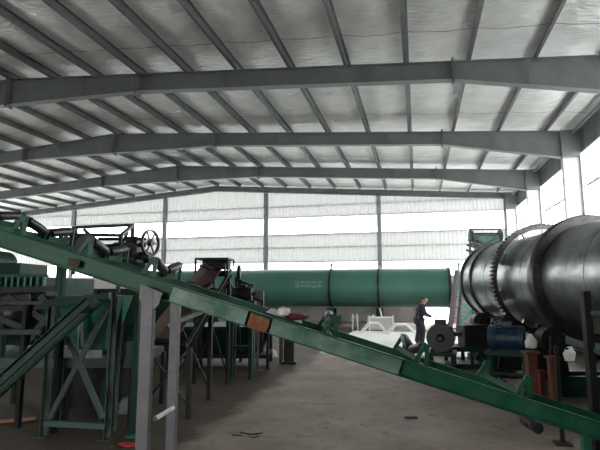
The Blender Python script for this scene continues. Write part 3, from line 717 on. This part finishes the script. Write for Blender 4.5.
# discharge cone between the trestle legs
c = at(84, 320, 7.0)
t = thing('discharge_hopper', 'green tapered discharge hopper hanging between the trestle legs at left', 'hopper', (c.x, c.y, 0))
def sq(u0, u1, v, d, dep):
    a, b = at(u0, v, d), at(u1, v, d); return [a, b, b+FW*dep, a+FW*dep]
mb = MB(); mb.loft(sq(68, 105, 344, 6.9, .4), sq(56, 111, 296, 6.7, .9)); mb.loft(sq(68, 105, 350, 6.9, .4), sq(68, 105, 344, 6.9, .4)); build('cone', mb, GREEN, t)
mb = MB(); p = at(80.5, 312, 6.62); q = at(80.5, 347, 6.62); mb.tube(p, q, .035, 12); build('pipe', mb, GALV, t, True, label='pale vertical pipe')
mb = MB()
for u_ in (60, 108):
    p = at(u_, 300, 7.65); mb.bar((p.x, p.y, 0), p, .06)
build('leg', mb, DGREEN, t)

# feed conveyor rising right through the left machinery
Pt = at(86, 298, 6.0); Pb = at(-40, 412, 5.7); SF = (Pb-Pt).normalized(); 
t, ptF, NF = conveyor('feed_conveyor', 'dark green narrow conveyor rail climbing right from the left edge', Pt, SF, 0, (Pb-Pt).length, .3, FW, DGREEN, .10, [], bracket_m=DGREEN)
for s_ in (1.9,):
    for w in (.3,):
        p = ptF(s_, w, -.1); mb = MB(); mb.bar((p.x, p.y, 0), p, .05); build('leg', mb, DGREEN, t)
# clutter of belts, brackets on the deck
t = thing('vibrating_screen', 'tangled dark screen frame with belts and springs between hopper and deck at left', 'machine', (*at(30, 320, 7.6).xy, 0))
mb = MB()
for (u1, v1, u2, v2) in ((-20, 291, 66, 288), (-20, 303, 30, 297), (8, 296, 60, 330), (40, 296, 62, 318), (62, 300, 84, 318), (-20, 331, 42, 332), (25, 345, 62, 300), (0, 318, 28, 330), (50, 340, 52, 296), (-10, 310, 60, 305)):
    mb.bar(at(u1, v1, 7.45), at(u2, v2, 7.5), .07, .09)
build('frame_bars', mb, DARK, t)
mb = MB(); mb.bar(at(-20, 332, 7.3), at(41, 332, 7.3), .06, .07); mb.bar(at(-20, 303, 7.3), at(78, 303, 7.3), .05, .05); build('rail', mb, GG, t)
for u_ in (12, 56):
    mb = MB(); mb.lathe(at(u_, 313, 7.6)-R*.1, R+FW*.4, [(0, .03), (0, .2), (.06, .22), (.16, .22), (.22, .2), (.22, .03)], 22); build('pulley', mb, BLACK, t, True)
for u_, z0 in ((2, .98), (44, .98)):
    mb = MB(); p = at(u_, 340, 7.5); mb.bar((p.x, p.y, .98), (p.x, p.y, at(u_, 296, 7.5).z), .08); build('post', mb, DGREEN, t)

# ---- posts of rack at right edge
b = at(588, 330, 5.6)
t = thing('pipe_rack', 'dark steel post with short side bars at the right edge in front of the drum', 'rack', (b.x, b.y, 0))
mb = MB(); zt = at(588, 291, 5.6).z; mb.box((b.x, b.y, zt/2), (.085, .085, zt), (R, FW, UP)); mb.box((b.x, b.y, .01), (.2, .2, .02), (R, FW, UP)); build('post', mb, DARK, t, bevel=.004)
mb2 = V((b.x, b.y, 0))+R*.55-FW*.35
mb = MB(); mb.box((mb2.x, mb2.y, zt/2), (.085, .085, zt), (R, FW, UP)); build('post', mb, DARK, t)
for v in (313, 350):
    z = at(588, v, 5.6).z; mb = MB(); mb.bar((b.x, b.y, z), (mb2.x, mb2.y, z), .05); build('rung', mb, GG, t)
p = at(569, 355, 6.6); rag('white_cloth', p, (.07, .05, .11), WHITE, 'pale cloth hanging under the steel drum beside the dark post', 'cloth', 11)
mb = MB(); q = at(556, 346, 6.6); mb.bar(V((q.x, q.y, 0)), q, .05); mb.bar(q, at(572, 350, 6.6), .03); mb.box((q.x, q.y, .01), (.2, .2, .02)); single('cloth_stand', mb, DARK, 'thin dark stand holding the pale cloth under the drum', 'stand', (q.x, q.y, 0))

t = thing('dark_filler', 'added long dark green trough standing along the right wall behind the drum supports', 'filler', (4.96, 14.5, 0))  # not a known part; added to cover bright floor behind the drum
mb = MB()
for x in (4.77, 5.15): mb.box((x, 14.5, .95), (.04, 9.5, 1.5))
mb.box((4.96, 14.5, .22), (.42, 9.5, .04))
for y in (9.76, 19.24): mb.box((4.96, y, .95), (.42, .04, 1.5))
build('filler_body', mb, DGREEN, t)
for y in (10.2, 13, 16, 18.8):
    mb = MB(); mb.box((4.96, y, .1), (.4, .12, .2)); build('foot', mb, DARK, t)
# ---- elevated conveyor head behind the drum
c = at(487, 240, 25.)
t = thing('bucket_conveyor_head', 'distant green conveyor head with guard rails rising above the drum far end', 'machine', (c.x, c.y, 0))
D = 25.
mb = MB()
for d in (D-.5, D+.5):
    for a in (((470, 229), (500, 229)), ((470, 229), (470, 256)), ((500, 229), (500, 256)), ((472, 235), (498, 235)), ((470, 244), (500, 244))): mb.bar(at(*a[0], d), at(*a[1], d), .09)
for uv in ((470, 229), (500, 229), (470, 244), (500, 244)): mb.bar(at(*uv, D-.5), at(*uv, D+.5), .09)
mb.bar(at(474, 238, D-.5), at(483, 243, D-.5), .1); mb.bar(at(497, 238, D-.5), at(488, 243, D-.5), .1)
build('guard_frame', mb, DARK, t)
mb = MB(); mb.loft(sq(482, 496, 258, D-.5, .8), sq(477, 500, 234.5, D-.5, .9)); build('chute', mb, GREEN, t)
mb = MB(); mb.tube(at(474, 235, D), at(497, 235, D), .12, 14); build('roller', mb, DARK, t, True)
for u_ in (471, 500):
    mb = MB(); mb.lathe(at(u_, 236, D-.3)-R*.05, R, [(0, .05), (0, .3), (.1, .3), (.1, .05)], 20); build('pulley', mb, DGREEN, t, True)
mb = MB()
for k in range(3): mb.bar(at(466+k, 250-5*k, D-.4), at(482+k, 254-5*k, D-.4), .1)
for u_, dd in ((470, D-.5), (500, D-.5), (470, D+.5), (500, D+.5)):
    p = at(u_, 256, dd); mb.bar((p.x, p.y, 0), p, .1)
build('support_leg', mb, DGREEN, t)
# lattice tower + leaning post
c = at(465, 300, 24.)
t = thing('lattice_tower', 'green lattice work tower seen below the far end of the steel drum', 'tower', (c.x, c.y, 0))
mb = MB()
for d in (23.9, 24.7):
    for u_ in (458, 472): p = at(u_, 262, d); mb.bar((p.x, p.y, 0), p, .09)
    vs = [264, 276, 288, 300, 312, 324]
    for i, (va, vb) in enumerate(zip(vs, vs[1:])):
        mb.bar(at(458 if i % 2 else 472, va, d), at(472 if i % 2 else 458, vb, d), .06); mb.bar(at(458, va, d), at(472, va, d), .06); mb.bar(at(472 if i % 2 else 458, va, d), at(458 if i % 2 else 472, vb, d), .05)
build('lattice', mb, mat('bright_teal', (.03, .24, .19), .5), t)
a = floor_at(449.5, 334); tp = at(457.5, 270, 22.); mb = MB(); mb.bar(V((a.x, a.y, .09)), tp, .20, .16); mb.bar(V((a.x, a.y, .09))+R*.35, tp+R*.3, .1, .1)
for k in range(6):
    q = V((a.x, a.y, 0)).lerp(tp, (k+.5)/6); mb.bar(q, q+R*.33, .05)
mb.box((a.x, a.y, .085), (.5, .4, .03)); single('leaning_ladder', mb, mat('ladder_grey', (.10, .09, .105), .5), 'grey leaning ladder-like post at the right end of the green drum', 'ladder', (a.x, a.y, 0))

# ---- pale slab added to stand for daylight on the floor; back clutter
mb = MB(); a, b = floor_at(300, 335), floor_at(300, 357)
mb.box((-.75, 19.2, .03), (4.6, 8.2, .08)); single('lit_floor_patch', mb, LITFLOOR, 'pale patch painted as daylight on the floor between conveyor and green drum', 'painted light', (-.75, 19.2, 0))
c = at(380, 322, 24.)
t = thing('equipment_crate', 'pale grey crate with stub posts under the green drum', 'crate', (c.x, c.y, 0))
zc = at(380, 317, 24).z; mb = MB(); mb.box((c.x, c.y, zc/2+.05), (1.15, .7, zc-.1), (R, FW, UP)); build('crate_body', mb, mat('crate_grey', (.38, .38, .34), .7, 0, (.3, .7), 4, col2=(.48, .48, .44)), t)
mb = MB()
for x_ in (-.57, .57):
    mb.bar(V((c.x, c.y, 0))+R*x_-FW*.36, V((c.x, c.y, zc+.1))+R*x_-FW*.36, .06)
mb.bar(V((c.x, c.y, zc))-R*.55-FW*.36, V((c.x, c.y, zc))+R*.55-FW*.36, .06); mb.bar(V((c.x, c.y, zc))+R*.1, V((c.x, c.y, zc+.42)), .06); mb.bar(V((c.x, c.y, zc))-R*.35, V((c.x, c.y, zc+.1))-R*.3, .1); build('frame', mb, WPAINT, t)
p = floor_at(355, 329.5); p = at(355, 327, 23.6)
t = thing('bracket_frame', 'small pale upright bracket left of the grey crate', 'frame', (p.x, p.y, 0)); mb = MB()
for x_ in (-.12, .14): mb.bar(V((p.x, p.y, 0))+R*x_, V((p.x, p.y, at(355, 314, 23.6).z))+R*x_*.8, .07)
mb.bar(V((p.x, p.y, .7))-R*.12, V((p.x, p.y, .7))+R*.14, .06); build('upright', mb, mat('crate_grey', (0, 0, 0)), t)
# zigzag white trestles
def zig(c, wdt, hgt, label):
    t = thing('saw_horse', label, 'trestle', (c.x, c.y, 0), 'white tube trestles on the pale pad')
    mb = MB(); pts = [(-wdt/2, 0), (-wdt*.2, hgt), (wdt*.2, hgt), (wdt/2, 0)]
    for yy in (-.25, .25):
        for (a0, z0), (a1, z1) in zip(pts, pts[1:]): mb.tube(V((c.x, c.y, z0+.12))+R*a0+FW*yy, V((c.x, c.y, z1+.12))+R*a1+FW*yy, .032, 8)
        for a0 in (-wdt/2, wdt/2): mb.box(V((c.x, c.y, .1))+R*a0+FW*yy, (.12, .12, .06), (R, FW, UP))
    for a0 in (-wdt*.2, wdt*.2): mb.tube(V((c.x, c.y, hgt+.12))+R*a0-FW*.25, V((c.x, c.y, hgt+.12))+R*a0+FW*.25, .032, 8)
    build('tube_frame', mb, WPAINT, t, True)
zig(V((*floor_at(374, 334).xy, 0)), 1.05, .38, 'left white tube trestle in front of the grey crate')
zig(V((*floor_at(401, 335).xy, 0)), 1.25, .36, 'right white tube trestle between grey crate and standing person')

for u0, u1, lab in ((-70, 34, 'tall dark green backing box added far back at the left edge behind the hopper'), (41, 182, 'tall dark green backing box added far back behind the braced trestle and conveyor legs')):  # added dark boxes that cover the bright background behind the left machines
    a, b = at(u0, 290, 15.6), at(u1, 290, 15.6); a.z = b.z = 0; c = (a+b)/2; t = thing('dark_backing', lab, 'bin', (c.x, c.y, 0), 'added dark backing boxes behind the machinery at left')
    ins = lambda z, k: [V((a.x, a.y, z))+R*k+FW*k, V((b.x, b.y, z))-R*k+FW*k, V((b.x, b.y, z))-R*k+FW*(1.6-k), V((a.x, a.y, z))+R*k+FW*(1.6-k)]
    mb = MB(); mb.loft(ins(0, .15), ins(.5, .15)); mb.loft(ins(.5, .15), ins(.9, 0)); mb.loft(ins(.9, 0), ins(2.0, 0)); build('bin_body', mb, DGREEN, t)
    mb = MB()
    for p, q in zip(ins(2.0, -.03), ins(2.0, -.03)[1:]+ins(2.0, -.03)[:1]): mb.bar(p, q, .08)
    build('rim', mb, DARK, t)
    n = int((b-a).length/.9)
    for k in range(n+1):
        q = a.lerp(b, k/n); mb = MB(); mb.bar(q-FW*.05, q-FW*.05+UP*2.0, .08); build('upright', mb, DARK, t)
# ---- floor clutter
a, b = floor_at(-14, 424), floor_at(36, 419.5); mb = MB(); mb.bar(a+UP*.02, b+UP*.02, .11, .035); single('wooden_plank', mb, WOOD, 'brown wooden plank lying on the floor at the left edge', 'plank', (*a.xy, 0))
c = floor_at(124, 414); rag('grey_sack', c+UP*.11, (.26, .15, .15), SACK, 'full grey sack lying on the floor right of the braced trestle', 'sack', 21)
c = floor_at(130, 446); rag('red_rag', c+UP*.015, (.14, .07, .022), RED, 'red rag on the floor left of the near conveyor leg', 'cloth', 23)
c = floor_at(133, 438); rag('green_rag', c+UP*.02, (.13, .07, .025), GREEN, 'dark green rag beside the red rag on the floor', 'cloth', 24)
mb = MB(); c = floor_at(250, 436); rnd = random.Random(5)
for k in range(7):
    p = c+R*rnd.uniform(-.12, .12)+FW*rnd.uniform(-.1, .1)+UP*.008; a = rnd.uniform(0, 3); mb.bar(p, p+(R*math.cos(a)+FW*math.sin(a)*.6)*.14, .012, .012)
single('twig_litter', mb, BLACK, 'small tangle of dark wire scraps on the concrete floor', 'scraps', (*c.xy, 0))
c = floor_at(411, 418); rag('oil_rag', c+UP*.012, (.10, .07, .018), BLACK, 'flat black rag on the floor under the right half of the conveyor', 'cloth', 31)

# ================================================================== PERSON
def skin(name, verts, edges, radii, m, parent, root=0, sub=2):
    me = bpy.data.meshes.new(name); me.from_pydata(verts, edges, []); me.materials.append(m)
    o = bpy.data.objects.new(name, me); COL.objects.link(o); o.parent = parent
    sk = o.modifiers.new('skin', 'SKIN'); 
    if not me.skin_vertices:
        bpy.context.view_layer.objects.active = o
    for i, r in enumerate(radii):
        sv = me.skin_vertices[0].data[i]; rr = tuple(q*1.22 for q in (r if isinstance(r, tuple) else (r, r))); sv.radius = rr; sv.use_root = (i == root)
    sk.use_smooth_shade = True
    s2 = o.modifiers.new('sub', 'SUBSURF'); s2.levels = sub; s2.render_levels = sub
    return o
pp = floor_at(420, 346.5)
person = bpy.data.objects.new('person', None); COL.objects.link(person); person.location = (pp.x, pp.y, .02 if False else .07); person.rotation_euler = (0, 0, YAW)
tag(person, 'person in dark clothes standing stooped toward the machinery beyond the conveyor', 'person')
def body():
    vs, es, rs = [], [], []
    def n(p, r, par=None):
        vs.append(p); rs.append(r)
        if par is not None: es.append((par, len(vs)-1))
        return len(vs)-1
    pel = n((0, 0, .93), (.13, .10)); sp = n((.02, 0, 1.10), (.125, .10), pel); ch = n((.09, 0, 1.29), (.145, .11), sp)
    nk = n((.16, 0, 1.44), .052, ch); hb = n((.21, 0, 1.51), .062, nk); hm = n((.235, 0, 1.58), (.078, .09), hb); ht = n((.235, 0, 1.645), (.066, .078), hm)
    nose = n((.325, 0, 1.565), .014, hm)
    for s_ in (-1, 1): n((.225, s_*.095, 1.575), .016, hm)
    for s_, f in ((-1, .06), (1, -.06)):
        hip = n((.0, s_*.09, .86), .088, pel); kn = n((f*.7+.06, s_*.11, .48), .06, hip); an = n((f-.03, s_*.11, .09), .042, kn); n((f+.12, s_*.12, .045), .04, an)
        sh = n((.10, s_*.17, 1.36), .062, ch); el = n((.16, s_*.23, 1.10), .043, sh); wr = n((.36, s_*.17, .99), .028, el); pm = n((.43, s_*.16, .965), (.036, .02), wr)
        for k, (dy, L) in enumerate(((-.03, .06), (-.01, .075), (.01, .08), (.03, .07))):
            a = n((.47, s_*.16+dy, .955), .010, pm); n((.47+L, s_*.16+dy*1.2, .93), .008, a)
        a = n((.42, s_*.16-s_*.045, .965), .011, pm); n((.46, s_*.16-s_*.065, .955), .009, a)
    return vs, es, rs
vs, es, rs = body(); skin('body', vs, es, rs, SKIN, person)
# clothing
def cloth(name, nodes, edges, m): return skin(name, [p for p, r in nodes], edges, [r for p, r in nodes], m, person)
cloth('jacket', [((0, 0, .76), (.16, .13)), ((.02, 0, 1.05), (.165, .135)), ((.09, 0, 1.30), (.185, .15)), ((.145, 0, 1.41), (.085, .08)),
                 ((.10, .18, 1.36), .08), ((.16, .235, 1.10), .06), ((.40, .17, .98), .05), ((.10, -.18, 1.36), .08), ((.16, -.235, 1.10), .06), ((.40, -.17, .98), .05)],
      [(0, 1), (1, 2), (2, 3), (2, 4), (4, 5), (5, 6), (2, 7), (7, 8), (8, 9)], JACK)
cloth('trousers', [((0, 0, .93), (.14, .115)), ((0, -.095, .85), .115), ((.10, -.11, .48), .092), ((.03, -.11, .05), .075), ((0, .095, .85), .115), ((.02, .11, .48), .092), ((-.09, .11, .05), .075)],
      [(0, 1), (1, 2), (2, 3), (0, 4), (4, 5), (5, 6)], TROU)
cloth('hair', [((.175, 0, 1.575), (.105, .11)), ((.215, 0, 1.67), (.10, .105))], [(0, 1)], HAIR)
for s_, f in ((-1, .06), (1, -.06)):
    cloth('shoe', [((f-.06, s_*.11, .04), .05), ((f+.05, s_*.115, .035), .045), ((f+.15, s_*.12, .03), .038)], [(0, 1), (1, 2)], BLACK)

# ================================================================== LIGHT, WORLD, CAMERA
w = bpy.data.worlds.new('World'); SC.world = w; w.use_nodes = True; nt = w.node_tree
bg = nt.nodes['Background']; bg.inputs[0].default_value = (1, .985, .975, 1); bg.inputs[1].default_value = 3.4
def portal(name, loc, rot, sx, sy):
    l = bpy.data.lights.new(name, 'AREA'); l.shape = 'RECTANGLE'; l.size = sx; l.size_y = sy; l.cycles.is_portal = True
    o = bpy.data.objects.new(name, l); COL.objects.link(o); o.location = loc; o.rotation_euler = rot; return o
portal('daylight_right', (XR+.2, 12, 4.0), (0, PI/2, 0), 6.2, 38)
portal('daylight_left', (XL-.2, 12, 4.2), (0, -PI/2, 0), 5.8, 38)
portal('daylight_front', (XC, YF-.3, 3.5), (PI/2, 0, 0), 39, 7)
portal('daylight_back', (XC, YB+.3, 5.4), (-PI/2, 0, 0), 39, 5.6)
cam = bpy.data.cameras.new('camera'); co = bpy.data.objects.new('camera', cam); COL.objects.link(co); SC.camera = co
cam.sensor_width = 36; cam.sensor_fit = 'HORIZONTAL'; cam.lens = F_PX/600*36; cam.clip_start = .05; cam.clip_end = 300
co.location = (0, 0, H)
fwd = FW*math.cos(PITCH)+UP*math.sin(PITCH); co.rotation_euler = fwd.to_track_quat('-Z', 'Y').to_euler()
SC.view_settings.view_transform = 'Standard'; SC.view_settings.look = 'None'; SC.view_settings.gamma = 1; SC.view_settings.exposure = 1.65
SC.view_settings.use_curve_mapping = False
SC.cycles.max_bounces = 10; SC.cycles.diffuse_bounces = 6; SC.cycles.transparent_max_bounces = 12
